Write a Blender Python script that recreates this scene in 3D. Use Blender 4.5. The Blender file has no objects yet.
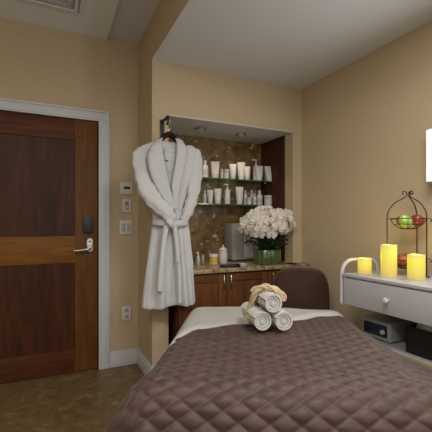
import bpy, bmesh, math, random
from mathutils import Vector, Matrix, noise
random.seed(7)
S = bpy.context.scene
COL = S.collection
PI = math.pi
# ------------------------------------------------------------------ camera numbers
F = 357.0; YAW = math.radians(25.3); HOR = 225.0; CH = 1.19
DV = (math.sin(YAW), math.cos(YAW)); RV = (math.cos(YAW), -math.sin(YAW))
def at(x, y, Y):
    u = (x-216)/F; v = (HOR-y)/F
    q = (DV[0]+u*RV[0], DV[1]+u*RV[1], v); t = Y/q[1]
    return Vector((q[0]*t, Y, CH+q[2]*t))
# ------------------------------------------------------------------ materials
def srgb(c):
    return tuple(((v/255)/12.92 if v/255 <= .04045 else ((v/255+.055)/1.055)**2.4) for v in c)
def mat(name, col, rough=.6, metal=0, emit=None, es=0, bump=None, spec=.5, trans=0, sheen=0, coat=0, alpha=1, sss=0):
    m = bpy.data.materials.new(name); m.use_nodes = True
    b = m.node_tree.nodes['Principled BSDF']
    b.inputs['Base Color'].default_value = (*col, 1); b.inputs['Roughness'].default_value = rough
    b.inputs['Metallic'].default_value = metal; b.inputs['Specular IOR Level'].default_value = spec
    b.inputs['Transmission Weight'].default_value = trans
    b.inputs['Sheen Weight'].default_value = sheen; b.inputs['Coat Weight'].default_value = coat
    if sss: b.inputs['Subsurface Weight'].default_value = sss; b.inputs['Subsurface Radius'].default_value = (.03,.02,.01)
    if emit: b.inputs['Emission Color'].default_value = (*emit, 1); b.inputs['Emission Strength'].default_value = es
    if bump: add_bump(m, *bump)
    return m
def N(m, t, **k):
    n = m.node_tree.nodes.new(t)
    for a, v in k.items(): setattr(n, a, v)
    return n
def L(m, a, b): m.node_tree.links.new(a, b)
def add_bump(m, scale, strength, dist=.002, detail=3, stretch=(1,1,1)):
    b = m.node_tree.nodes['Principled BSDF']
    tc = N(m, 'ShaderNodeTexCoord'); mp = N(m, 'ShaderNodeMapping'); mp.inputs['Scale'].default_value = stretch
    n = N(m, 'ShaderNodeTexNoise'); n.inputs['Scale'].default_value = scale; n.inputs['Detail'].default_value = detail
    bp = N(m, 'ShaderNodeBump'); bp.inputs['Strength'].default_value = strength; bp.inputs['Distance'].default_value = dist
    L(m, tc.outputs['Object'], mp.inputs['Vector']); L(m, mp.outputs[0], n.inputs['Vector'])
    L(m, n.outputs['Fac'], bp.inputs['Height']); L(m, bp.outputs[0], b.inputs['Normal'])
def ramp_col(m, src, stops):
    r = N(m, 'ShaderNodeValToRGB'); cr = r.color_ramp
    while len(cr.elements) < len(stops): cr.elements.new(.5)
    for e, (p, c) in zip(cr.elements, stops): e.position = p; e.color = (*c, 1)
    L(m, src, r.inputs['Fac']); return r
def noise_mat(name, stops, scale, rough=.6, detail=5, stretch=(1,1,1), dist=0, bump=0, spec=.5, nrough=.6, coat=0, metal=0):
    m = mat(name, stops[0][1], rough, spec=spec, coat=coat, metal=metal)
    b = m.node_tree.nodes['Principled BSDF']
    tc = N(m, 'ShaderNodeTexCoord'); mp = N(m, 'ShaderNodeMapping'); mp.inputs['Scale'].default_value = stretch
    n = N(m, 'ShaderNodeTexNoise'); n.inputs['Scale'].default_value = scale; n.inputs['Detail'].default_value = detail
    n.inputs['Distortion'].default_value = dist; n.inputs['Roughness'].default_value = nrough
    L(m, tc.outputs['Object'], mp.inputs['Vector']); L(m, mp.outputs[0], n.inputs['Vector'])
    r = ramp_col(m, n.outputs['Fac'], stops); L(m, r.outputs['Color'], b.inputs['Base Color'])
    if bump:
        bp = N(m, 'ShaderNodeBump'); bp.inputs['Strength'].default_value = bump; bp.inputs['Distance'].default_value = .002
        L(m, n.outputs['Fac'], bp.inputs['Height']); L(m, bp.outputs[0], b.inputs['Normal'])
    return m
def wood(name, dark, light, vertical=True, scale=1.6, rough=.38, coat=.25):
    st = (9, 9, .9) if vertical else (.9, 9, 9)
    return noise_mat(name, [(.3, dark), (.52, tuple((a+b)/2 for a, b in zip(dark, light))), (.72, light)], scale, rough+.12, 6, st, 1.6, .05, coat=0, spec=.22)
WALL = (.55, .445, .295)
M = {}
M['wall'] = noise_mat('wall_vinyl', [(.35, tuple(c*.94 for c in WALL)), (.65, tuple(c*1.05 for c in WALL))], 130, .75, 3, (1,1,1), 0, .22)
M['ceil'] = mat('ceiling_paint', (.69, .72, .765), .85, bump=(90, .06))
M['ceil_lit'] = mat('ceiling_paint_lit', (.80, .84, .90), .8)  # same white as the ceiling; the panel's extra light is put into the colour
M['soffit'] = mat('soffit_paint', (.66, .65, .67), .85)
M['trimw'] = mat('trim_white', (.60, .63, .66), .45)
M['white'] = mat('white_plastic', (.72, .71, .68), .4)
M['whitemetal'] = mat('white_enamel', (.47, .465, .49), .4)
M['dark'] = mat('dark_plastic', (.015, .015, .017), .45)
M['greyp'] = mat('grey_plastic', (.25, .24, .24), .45)
M['gapdark'] = mat('shadow_gap', (.012, .008, .006), .9)
M['steel'] = mat('brushed_steel', (.55, .54, .52), .32, 1)
M['chrome'] = mat('chrome', (.75, .74, .72), .15, 1)
M['iron'] = mat('wrought_iron', (.035, .022, .018), .5, .4)
M['blackmetal'] = mat('black_metal', (.01, .009, .009), .45)
M['doorv'] = wood('door_panel_wood', (.032, .010, .004), (.095, .030, .009), True, 1.3, .33)
M['doors'] = wood('door_stile_wood', (.095, .036, .009), (.18, .075, .018), True, 1.8, .4)
M['doorh'] = wood('door_rail_wood', (.15, .060, .010), (.27, .115, .018), False, 1.8, .4)
M['doorhd'] = wood('door_top_rail_wood', (.060, .016, .007), (.13, .040, .013), False, 1.8, .4)
M['cabv'] = wood('cabinet_wood_vertical', (.075, .026, .009), (.19, .075, .024), True, 2.2, .38)
M['cabh'] = wood('cabinet_wood_horizontal', (.075, .026, .009), (.18, .070, .022), False, 2.2, .38)
M['mahog'] = wood('dark_mahogany', (.040, .014, .008), (.095, .036, .020), True, 2, .4)
M['hanger'] = wood('hanger_wood', (.02, .004, .004), (.05, .010, .008), False, 5, .35)
M['granite'] = noise_mat('counter_granite', [(.3, (.07, .045, .025)), (.48, (.30, .21, .12)), (.6, (.46, .36, .23)), (.75, (.20, .12, .06))], 45, .25, 6, (1,1,1), .5, spec=.6)
M['terry'] = mat('white_terry', (.56, .57, .585), .95, bump=(260, .55, .004), sheen=.25)
M['terrycol'] = mat('white_waffle', (.52, .53, .545), .95, bump=(190, .5, .003), sheen=.2)
M['towel'] = mat('towel_white', (.60, .59, .575), .95, bump=(240, .7, .004), sheen=.2)
M['sheet'] = mat('cream_sheet', (.46, .445, .425), .85, bump=(25, .2, .01))
M['leather'] = mat('brown_leather', (.058, .026, .019), .5, bump=(180, .12))
M['lrim'] = mat('leather_piping', (.16, .11, .09), .4)
M['rope'] = mat('woven_sisal', (.62, .50, .31), .9, bump=(160, .9, .006))
M['vase'] = noise_mat('green_glass', [(.3, (.035, .065, .020)), (.7, (.085, .135, .045))], 30, .2, 3, (1, 1, .12), 0, .2, coat=.4)
M['leaf'] = mat('leaf_green', (.018, .045, .016), .35)
M['stem'] = mat('stem_green', (.06, .12, .03), .5)
M['petal'] = mat('orchid_petal', (.72, .68, .61), .6, sss=.15)
M['lip'] = mat('orchid_throat', (.62, .46, .36), .6)
M['soil'] = mat('moss', (.03, .05, .015), .9, bump=(60, 1, .01))
M['bottle'] = mat('bottle_white', (.62, .61, .60), .35)
M['cap'] = mat('cap_grey', (.50, .49, .48), .35)
M['label'] = mat('label_grey', (.52, .51, .49), .5)
M['yellow'] = mat('honey_yellow', (.62, .36, .05), .3)
M['ceramic'] = mat('ceramic_cream', (.62, .56, .50), .3)
M['cabinetgrey'] = mat('machine_grey', (.36, .35, .34), .45)
M['cabinetlite'] = mat('machine_door', (.60, .62, .66), .3)
M['binblack'] = mat('bin_black', (.010, .010, .010), .5, bump=(60, .1))
M['ventgrey'] = mat('vent_grey', (.52, .53, .57), .6)
M['panelblue'] = mat('control_panel', (.012, .020, .035), .25)
M['tan_edge'] = mat('shelf_edge', (.42, .33, .22), .5)
M['glassedge'] = mat('glass_edge', (.03, .10, .07), .15, spec=.8)
M['apple_g'] = noise_mat('green_apple_skin', [(.35, (.22, .42, .04)), (.7, (.45, .55, .14))], 22, .3, 3, coat=.3)
M['apple_r'] = noise_mat('red_apple_skin', [(.35, (.20, .02, .02)), (.62, (.36, .06, .04)), (.8, (.50, .28, .14))], 18, .3, 4, (1, 1, .3), coat=.3)
M['mottled'] = noise_mat('mottled_skin', [(.35, (.10, .025, .01)), (.55, (.35, .10, .02)), (.7, (.50, .25, .07))], 40, .5, 4, bump=.8)
M['tissue'] = mat('soft_white_cloth', (.62, .60, .58), .9)
M['led_off'] = mat('dim_lamp_lens', (.10, .10, .11), .2, emit=(1, .9, .75), es=.08)
# thin clear glass
m = bpy.data.materials.new('clear_shelf_glass'); m.use_nodes = True; nt = m.node_tree; nt.nodes.remove(nt.nodes['Principled BSDF'])
tr = N(m, 'ShaderNodeBsdfTransparent'); tr.inputs['Color'].default_value = (.80, .92, .87, 1)
gl = N(m, 'ShaderNodeBsdfGlossy'); gl.inputs['Roughness'].default_value = .03; gl.inputs['Color'].default_value = (.9, 1, .96, 1)
fr = N(m, 'ShaderNodeFresnel'); fr.inputs['IOR'].default_value = 1.5; mx = N(m, 'ShaderNodeMixShader')
L(m, fr.outputs[0], mx.inputs[0]); L(m, tr.outputs[0], mx.inputs[1]); L(m, gl.outputs[0], mx.inputs[2]); L(m, mx.outputs[0], nt.nodes['Material Output'].inputs[0])
M['glass'] = m
# floor: stained concrete, olive brown with mottling
m = noise_mat('stained_floor', [(.30, (.085, .052, .020)), (.44, (.135, .090, .036)), (.58, (.18, .124, .052)), (.68, (.30, .22, .12))], 11, .42, 9, (1,1,1), .1, .06, nrough=.72)
M['floor'] = m
# niche backing: brown gold with pale floral mottling
m = mat('niche_floral', (.2, .13, .06), .4); b = m.node_tree.nodes['Principled BSDF']
tc = N(m, 'ShaderNodeTexCoord'); n1 = N(m, 'ShaderNodeTexNoise'); n1.inputs['Scale'].default_value = 9; n1.inputs['Detail'].default_value = 4; n1.inputs['Distortion'].default_value = .9
r1 = ramp_col(m, n1.outputs['Fac'], [(.3, (.085, .046, .016)), (.5, (.19, .110, .040)), (.75, (.33, .215, .09))])
v = N(m, 'ShaderNodeTexVoronoi'); v.inputs['Scale'].default_value = 11; v.inputs['Randomness'].default_value = 1
n2 = N(m, 'ShaderNodeTexNoise'); n2.inputs['Scale'].default_value = 26; n2.inputs['Detail'].default_value = 3
mixv = N(m, 'ShaderNodeMixRGB'); mixv.inputs['Fac'].default_value = .12
L(m, tc.outputs['Object'], n1.inputs['Vector']); L(m, tc.outputs['Object'], n2.inputs['Vector'])
L(m, tc.outputs['Object'], mixv.inputs['Color1']); L(m, n2.outputs['Color'], mixv.inputs['Color2']); L(m, mixv.outputs[0], v.inputs['Vector'])
r2 = ramp_col(m, v.outputs['Distance'], [(.0, (1, 1, 1)), (.22, (.75, .75, .75)), (.36, (0, 0, 0))])
r3 = ramp_col(m, n2.outputs['Fac'], [(.47, (0, 0, 0)), (.54, (1, 1, 1))])
mu = N(m, 'ShaderNodeMath', operation='MULTIPLY'); L(m, r2.outputs[0], mu.inputs[0]); L(m, r3.outputs[0], mu.inputs[1])
mc = N(m, 'ShaderNodeMixRGB'); mc.inputs['Color2'].default_value = (.66, .56, .38, 1)
L(m, mu.outputs[0], mc.inputs['Fac']); L(m, r1.outputs[0], mc.inputs['Color1']); L(m, mc.outputs[0], b.inputs['Base Color'])
M['floral'] = m
# quilt: brown satin
m = noise_mat('brown_quilt', [(.3, (.052, .027, .021)), (.7, (.072, .038, .030))], 8, .55, 4, (1,1,1), .3, 0)
b = m.node_tree.nodes['Principled BSDF']; b.inputs['Sheen Weight'].default_value = .15
M['quilt'] = m
# candle wax lit from inside (brighter toward the flame near the top)
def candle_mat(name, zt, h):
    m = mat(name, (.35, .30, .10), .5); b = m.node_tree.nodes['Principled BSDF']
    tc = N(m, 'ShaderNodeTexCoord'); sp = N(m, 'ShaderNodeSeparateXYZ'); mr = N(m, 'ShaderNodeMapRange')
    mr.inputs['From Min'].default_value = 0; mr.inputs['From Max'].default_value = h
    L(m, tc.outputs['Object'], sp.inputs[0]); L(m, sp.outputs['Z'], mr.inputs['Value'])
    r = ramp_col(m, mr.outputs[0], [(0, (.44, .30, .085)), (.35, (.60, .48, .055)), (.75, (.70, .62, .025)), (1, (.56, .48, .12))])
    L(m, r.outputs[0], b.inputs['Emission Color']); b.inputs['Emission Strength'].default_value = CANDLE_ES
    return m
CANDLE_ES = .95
M['shade'] = mat('lamp_diffuser', (.8, .8, .8), .5, emit=(.90, .96, 1), es=.72)
M['shaderim'] = mat('lamp_rim', (.42, .46, .42), .4)
# ------------------------------------------------------------------ mesh helpers
def box(bm, x0, x1, y0, y1, z0, z1, bev=0, seg=2):
    t = bmesh.new(); bmesh.ops.create_cube(t, size=1)
    bmesh.ops.transform(t, matrix=Matrix.Translation(((x0+x1)/2, (y0+y1)/2, (z0+z1)/2)) @ Matrix.Diagonal((abs(x1-x0), abs(y1-y0), abs(z1-z0), 1)), verts=t.verts)
    if bev: bmesh.ops.bevel(t, geom=t.edges[:], offset=bev, segments=seg, affect='EDGES', profile=.6)
    merge(bm, t)
def merge(bm, t, mtx=None):
    me = bpy.data.meshes.new('tmp'); t.to_mesh(me); t.free()
    if mtx: me.transform(mtx)
    bm.from_mesh(me); bpy.data.meshes.remove(me)
def loft(bm, rings, cap=True, close=True):
    R = [[bm.verts.new(p) for p in r] for r in rings]; n = len(R[0])
    for a, b in zip(R, R[1:]):
        for i in range(n if close else n-1):
            j = (i+1) % n
            bm.faces.new((a[i], a[j], b[j], b[i]))
    if cap and close:
        bm.faces.new(R[0][::-1]); bm.faces.new(R[-1])
    return R
def lathe(bm, prof, c=(0, 0, 0), seg=24, cap=True):
    loft(bm, [[(c[0]+r*math.cos(2*PI*i/seg), c[1]+r*math.sin(2*PI*i/seg), c[2]+z) for i in range(seg)] for r, z in prof], cap)
def smoothpath(pts, sub=6):
    pts = [Vector(p) for p in pts]; out = []
    for i in range(len(pts)-1):
        p0 = pts[max(i-1, 0)]; p1 = pts[i]; p2 = pts[i+1]; p3 = pts[min(i+2, len(pts)-1)]
        for k in range(sub):
            t = k/sub
            out.append(.5*((2*p1)+(p2-p0)*t+(2*p0-5*p1+4*p2-p3)*t*t+(3*p1-p0-3*p2+p3)*t**3))
    out.append(pts[-1]); return out
def tube(bm, pts, rad, seg=8, smooth=0, flat=None):
    if smooth:
        n0 = len(pts)
        if hasattr(rad, '__len__'):
            rr = smoothpath([(r, 0, 0) for r in rad], smooth); rad = [max(r.x, .0005) for r in rr]
        pts = smoothpath(pts, smooth)
    pts = [Vector(p) for p in pts]; n = len(pts)
    if not hasattr(rad, '__len__'): rad = [rad]*n
    rings = []; up = None
    for i, p in enumerate(pts):
        d = (pts[min(i+1, n-1)]-pts[max(i-1, 0)]).normalized()
        if up is None:
            up = Vector((0, 0, 1)) if abs(d.z) < .9 else Vector((1, 0, 0))
        a = d.cross(up).normalized(); up = a.cross(d).normalized()
        fx = 1 if flat is None else flat
        rings.append([p+(a*math.cos(2*PI*k/seg)*rad[i]+up*math.sin(2*PI*k/seg)*rad[i]*fx) for k in range(seg)])
    loft(bm, rings)
def local(parent):
    return Matrix.Translation(parent['_loc']) if '_loc' in parent else Matrix()
ROOTM = {}
def full(o):
    m = Matrix()
    if o is not None: m = ROOTM.get(o.name, Matrix())
    return m
def obj(name, bm, m, parent=None, smooth=True, origin=None, ang=40):
    """link a bmesh built in world coordinates as ONE object"""
    me = bpy.data.meshes.new(name)
    bmesh.ops.remove_doubles(bm, verts=bm.verts, dist=1e-6)
    bmesh.ops.recalc_face_normals(bm, faces=bm.faces)
    bm.to_mesh(me); bm.free()
    o = bpy.data.objects.new(name, me); COL.objects.link(o)
    for mm in (m if isinstance(m, (list, tuple)) else [m]): me.materials.append(mm if not isinstance(mm, str) else M[mm])
    if parent is None:
        if origin is None:
            vs = [v.co for v in me.vertices]
            origin = ((min(v.x for v in vs)+max(v.x for v in vs))/2, (min(v.y for v in vs)+max(v.y for v in vs))/2, min(v.z for v in vs))
        mt = Matrix.Translation(origin)
    else:
        mt = full(parent); o.parent = parent
        # children keep identity local transform
    me.transform(mt.inverted())
    if parent is None: o.matrix_world = mt
    ROOTM[o.name] = mt
    if smooth:
        for p in me.polygons: p.use_smooth = True
        me.set_sharp_from_angle(angle=math.radians(ang))
    return o
def thing(name, label, cat, loc=(0, 0, 0), rz=0, group=None):
    o = bpy.data.objects.new(name, None); COL.objects.link(o); o.empty_display_size = .05
    mt = Matrix.Translation(loc) @ Matrix.Rotation(rz, 4, 'Z'); o.matrix_world = mt; ROOTM[o.name] = mt
    tag(o, label, cat, group); return o
def tag(o, label, cat, group=None, kind=None):
    o['label'] = label; o['category'] = cat
    if group: o['group'] = group
    if kind: o['kind'] = kind
    return o
def struct(name, bm, m, smooth=False, label=None, cat=None):
    o = obj(name, bm, m, smooth=smooth); o['kind'] = 'structure'
    if label: o['label'] = label; o['category'] = cat or 'structure'
    return o
def copy_tree(o, parent=None):
    c = o.copy(); COL.objects.link(c); c.parent = parent
    for ch in [x for x in bpy.data.objects if x.parent == o]: copy_tree(ch, c)
    return c
def B(): return bmesh.new()
def q(name, m, parent=None, smooth=False, boxes=(), bev=0):
    bm = B()
    for b_ in boxes: box(bm, *b_, bev)
    return obj(name, bm, m, parent, smooth)
# ------------------------------------------------------------------ room
XL, XC, XR = -1.9, .712, 2.114
YN, YD, YB = 2.632, 3.08, -2.4
ZR, ZL = 2.437, 2.756
def sbox(name, m, boxes, label, cat, bev=0):
    bm = B()
    for b_ in boxes: box(bm, *b_, bev)
    return struct(name, bm, m, bool(bev), label, cat)
sbox('floor', M['floor'], [(XL-.1, XR+.1, YB-.1, 3.3, -.1, 0)], 'mottled olive brown stained floor of the treatment room', 'floor')
DX0, DX1, DZ = -.53, .387, 2.048
sbox('wall_door', M['wall'], [(XL, DX0, YD, YD+.1, 0, 2.9), (DX0, DX1, YD, YD+.1, DZ, 2.9), (DX1, XC, YD, YD+.1, 0, 2.9)], 'tan wall around the wooden door', 'wall')
NX0, NX1, NZ, NB = .841, 2.018, 2.03, 3.15
sbox('wall_niche', M['wall'], [(XC, NX0, YN, 3.25, 0, 2.9), (NX1, XR+.1, YN, 3.25, 0, ZR+.05), (NX0, NX1, YN, 3.25, NZ+.01, ZR+.05)], 'tan wall framing the shelf niche', 'wall')
sbox('wall_right', M['wall'], [(XR, XR+.1, YB, YN, 0, ZR+.05)], 'plain tan wall behind the white cart', 'wall')
sbox('wall_left', M['wall'], [(XL-.1, XL, YB, YD+.1, 0, 2.9)], 'tan wall left of the door, outside the frame', 'wall')
WX0, WX1, WZ0, WZ1 = -1.5, 1.9, .75, 2.25
sbox('wall_back', M['wall'], [(XL-.1, WX0, YB-.1, YB, 0, 2.9), (WX1, XR+.1, YB-.1, YB, 0, 2.9), (WX0, WX1, YB-.1, YB, 0, WZ0), (WX0, WX1, YB-.1, YB, WZ1, 2.9)], 'tan wall behind the camera', 'wall')
sbox('wall_header', M['wall'], [(XC, XC+.12, YB, YN, ZR+.002, 2.9)], 'tan drop beam where the two ceiling heights meet', 'wall')
sbox('ceiling', M['ceil'], [(XC+.0005, XR+.1, YB, YN, ZR, ZR+.08)], 'lower pale grey ceiling above the bed', 'ceiling')
sbox('ceiling_entry', M['ceil'], [(XL-.1, XC, YB, YD+.1, ZL, ZL+.1)], 'higher pale grey ceiling near the door', 'ceiling')
sbox('ceiling_panel', M['ceil_lit'], [(XL, .446, YB, YD-.002, ZL-.028, ZL-.001)], 'dropped ceiling panel holding the air vent', 'ceiling')
sbox('ceiling_niche', M['soffit'], [(NX0, NX1, YN, 3.2, NZ, NZ+.012)], 'grey underside above the niche with small spotlights', 'ceiling')
sbox('wall_niche_back', M['floral'], [(NX0, NX1, NB, NB+.05, 0, NZ)], 'brown and gold floral backing of the niche', 'wall')
sbox('wall_niche_side', M['mahog'], [(NX1-.012, NX1+.0, 2.753, NB, .85, NZ)], 'dark mahogany side panel of the niche', 'wall')
# door casing and baseboard
def casing(bm, x0, x1):
    pass
bm = B()
cw = .085
for (a, b2, d) in ((0, cw, .014), (.012, .055, .020), (cw-.014, cw, .026)):
    box(bm, DX1-.004+a, DX1-.004+b2, YD-d, YD+.001, 0, DZ-.004, .002)
    box(bm, DX0+.004-b2, DX0+.004-a, YD-d, YD+.001, 0, DZ-.004, .002)
    box(bm, DX0-b2+.004, DX1+b2-.004, YD-d, YD+.001, DZ+a-.004, DZ+b2-.004, .002)
struct('trim_1', bm, M['trimw'], True, 'white moulded door casing', 'trim')
def baseb(name, x0, y0, x1, y1, nx, ny, label):
    bm = B()
    def strip(d, z0, z1):
        box(bm, min(x0, x1, x0+nx*d, x1+nx*d), max(x0, x1, x0+nx*d, x1+nx*d), min(y0, y1, y0+ny*d, y1+ny*d), max(y0, y1, y0+ny*d, y1+ny*d), z0, z1, .0015)
    strip(.016, 0, .098); strip(.012, .095, .118); strip(.007, .115, .13)
    return struct(name, bm, M['trimw'], True, label, 'baseboard')
baseb('baseboard_door', DX1+cw, YD, XC, YD, 0, -1, 'white baseboard between door casing and corner')
baseb('baseboard_return', XC, YN-.016, XC, YD, -1, 0, 'white baseboard along the short wall return')
baseb('baseboard_niche', XC, YN, .88, YN, 0, -1, 'white baseboard under the hanging robe')
baseb('baseboard_right', XR, YB, XR, 2.50, -1, 0, 'white baseboard along the right wall')
wn = bpy.data.objects.new('fill_window_1', None); COL.objects.link(wn); wn.location = ((WX0+WX1)/2, YB, WZ0); ROOTM[wn.name] = Matrix.Translation(wn.location)  # window is added out of view to light the room from the front
wn['kind'] = 'structure'; wn['label'] = 'added unseen window behind the camera for fill light'; wn['category'] = 'window'
q('fill_window_frame', M['trimw'], wn, True, [(WX0, WX1, YB-.08, YB+.01, WZ0, WZ0+.05), (WX0, WX1, YB-.08, YB+.01, WZ1-.05, WZ1), (WX0, WX0+.05, YB-.08, YB+.01, WZ0, WZ1), (WX1-.05, WX1, YB-.08, YB+.01, WZ0, WZ1), (.175, .225, YB-.08, YB+.01, WZ0, WZ1)], .002)
wl_ = bpy.data.lights.new('window_fill', 'AREA'); wl_.shape = 'RECTANGLE'; wl_.size = WX1-WX0-.1; wl_.size_y = WZ1-WZ0-.1; wl_.energy = 22; wl_.color = (.93, .96, 1)  # soft frontal fill shining in through the added window
wo_ = bpy.data.objects.new('window_fill', wl_); COL.objects.link(wo_); wo_.parent = wn; wo_.location = (0, -.12, (WZ1-WZ0)/2); wo_.rotation_euler = (PI/2, 0, 0)
# ------------------------------------------------------------------ door
d = bpy.data.objects.new('door_1', None); COL.objects.link(d); d.location = (-.07, YD, 0); ROOTM[d.name] = Matrix.Translation((-.07, YD, 0))
d['label'] = 'dark two panel wooden door with a silver lever'; d['category'] = 'door'; d['kind'] = 'structure'
y0, y1 = YD+.008, YD+.05
gx = .012
ds0, ds1 = DX0+gx, DX1-gx
q('stile', M['doors'], d, True, [(.202, ds1, y0, y1, .008, DZ-.008)], .001)
q('stile', M['doors'], d, True, [(ds0, ds0+.175, y0, y1, .008, DZ-.008)], .001)
q('top_rail', M['doorhd'], d, True, [(ds0+.175, .202, y0+.001, y1, 1.874, DZ-.008)], .001)
q('middle_rail', M['doorh'], d, True, [(ds0+.175, .202, y0+.001, y1, .885, 1.10)], .001)
q('bottom_rail', M['doorhd'], d, True, [(ds0+.175, .202, y0+.001, y1, .008, .19)], .001)
for z0, z1 in ((.19, .885), (1.10, 1.874)):
    bm = B()
    box(bm, ds0+.175, .202, y0+.010, y1-.01, z0, z1)
    obj('door_panel', bm, M['doorv'], d, False)
q('door_gap', M['gapdark'], d, False, [(DX0, DX1, y1, y1+.03, 0, DZ)])
# card reader + lever
bm = B(); box(bm, .262, .336, YD-.016, y0, 1.125, 1.262, .006); cr = obj('card_reader', bm, M['dark'], d); cr['label'] = 'black card reader plate above the lever'
hx, hz = .315, 1.0
bm = B()
t = bmesh.new(); lathe(t, [(.026, 0), (.026, .008), (.022, .012)], seg=24)
merge(bm, t, Matrix.Translation((hx, y0, hz-.005)) @ Matrix.Rotation(PI/2, 4, 'X'))
box(bm, hx-.024, hx+.024, y0-.011, y0, hz-.005, hz+.06, .006)
t = bmesh.new(); lathe(t, [(.024, 0), (.024, .008), (.020, .012)], seg=24)
merge(bm, t, Matrix.Translation((hx, y0, hz+.062)) @ Matrix.Rotation(PI/2, 4, 'X'))
h = obj('door_handle', bm, M['steel'], d); h['label'] = 'brushed silver lever handle'
bm = B(); tube(bm, [(hx, y0-.008, hz-.004), (hx, y0-.045, hz-.004), (hx-.012, y0-.056, hz-.005), (hx-.06, y0-.057, hz-.010), (hx-.125, y0-.052, hz-.016)], [.011, .011, .012, .011, .009], 10, 3)
obj('lever', bm, M['steel'], h)
bm = B(); t = bmesh.new(); lathe(t, [(.008, 0), (.008, .004)], seg=16)
merge(bm, t, Matrix.Translation((hx, y0-.011, hz+.055)) @ Matrix.Rotation(PI/2, 4, 'X')); obj('keyhole', bm, M['dark'], h)
# ------------------------------------------------------------------ wall plates
def plate(name, label, cat, cx, cz, w, h_, extra):
    t = thing(name, label, cat, (cx, YD, cz-h_/2))
    bm = B(); box(bm, cx-w/2, cx+w/2, YD-.016, YD, cz-h_/2, cz+h_/2, .004); obj('plate', bm, M['white'], t)
    for nm, x, z, ww, hh, dep, mm in extra:
        bm = B(); box(bm, cx+x-ww/2, cx+x+ww/2, YD-.016-dep, YD-.010, cz+z-hh/2, cz+z+hh/2, .0015); obj(nm, bm, mm, t)
plate('thermostat', 'square white wall thermostat with a small dark display, topmost device beside the door', 'thermostat', .607, 1.505, .105, .105, [('display', .005, 0, .055, .022, .002, M['dark']), ('vent_slot', 0, -.035, .07, .005, .001, M['cap'])])
plate('wall_control', 'narrow white wall control with a dark slot, between thermostat and light switch', 'wall control', .612, 1.355, .068, .108, [('slot', -.002, 0, .032, .072, .001, M['greyp']), ('slider', -.002, -.012, .014, .028, .005, M['white'])])
plate('light_switch', 'white double rocker light switch plate beside the door casing', 'light switch', .605, 1.17, .105, .118, [('rocker', -.023, 0, .034, .068, .004, M['whitemetal']), ('rocker', .023, 0, .034, .068, .004, M['whitemetal'])])
plate('power_outlet', 'white power outlet low on the tan wall above the baseboard', 'outlet', .61, .44, .074, .118, [('socket', 0, .026, .034, .034, .003, M['whitemetal']), ('socket', 0, -.026, .034, .034, .003, M['whitemetal']), ('slot', -.006, .028, .003, .012, .004, M['dark']), ('slot', .006, .028, .003, .012, .004, M['dark']), ('slot', -.006, -.024, .003, .012, .004, M['dark']), ('slot', .006, -.024, .003, .012, .004, M['dark'])])
# ------------------------------------------------------------------ ceiling vent
vz = ZL-.028
t = thing('air_vent', 'square air vent set in the dropped ceiling panel', 'vent', (-.02, 2.56, vz-.02))
vx0, vx1, vy0, vy1 = -.27, .237, 2.28, 2.79
def ring_bm(x0, x1, y0, y1, w, z0, z1):
    bm = B()
    box(bm, x0, x1, y0, y0+w, z0, z1, 0); box(bm, x0, x1, y1-w, y1, z0, z1, 0)
    box(bm, x0, x0+w, y0+w, y1-w, z0, z1, 0); box(bm, x1-w, x1, y0+w, y1-w, z0, z1, 0); return bm
obj('frame', ring_bm(vx0, vx1, vy0, vy1, .03, vz-.012, vz+.001), M['ceil'], t)
obj('frame', ring_bm(vx0+.045, vx1-.045, vy0+.045, vy1-.045, .018, vz-.018, vz-.006), M['ceil'], t)
q('backing', M['ventgrey'], t, False, [(vx0+.03, vx1-.03, vy0+.03, vy1-.03, vz-.004, vz-.001)])
for k in range(3):
    i_ = .085+k*.05
    obj('louvre', ring_bm(vx0+i_, vx1-i_, vy0+i_, vy1-i_, .028, vz-.012+k*.002, vz-.004), M['ventgrey'], t)
# ------------------------------------------------------------------ niche spotlights
for i, (sx, sy, lab) in enumerate(((1.204, 2.851, 'small recessed spotlight in the niche underside nearer the robe'), (1.617, 2.881, 'small recessed spotlight in the niche underside nearer the dark side panel'))):
    t = thing('recessed_spotlight', lab, 'spotlight', (sx, sy, NZ-.012), 0, 'niche spotlights')
    bm = B(); lathe(bm, [(.046, 0), (.052, -.005), (.052, -.009), (.036, -.014), (.032, -.004)], (sx, sy, NZ), 28); obj('ring', bm, M['steel'], t)
    bm = B(); lathe(bm, [(.031, -.006), (.024, -.018)], (sx, sy, NZ), 24); obj('lens', bm, M['led_off'], t)
    ld = bpy.data.lights.new('spot_lamp', 'SPOT'); ld.energy = 5.0; ld.spot_size = 1.9; ld.spot_blend = .8; ld.color = (1, .85, .65); ld.shadow_soft_size = .03
    lo = bpy.data.objects.new('spot_lamp', ld); COL.objects.link(lo); lo.location = (0, 0, -.012); lo.parent = t
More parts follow.
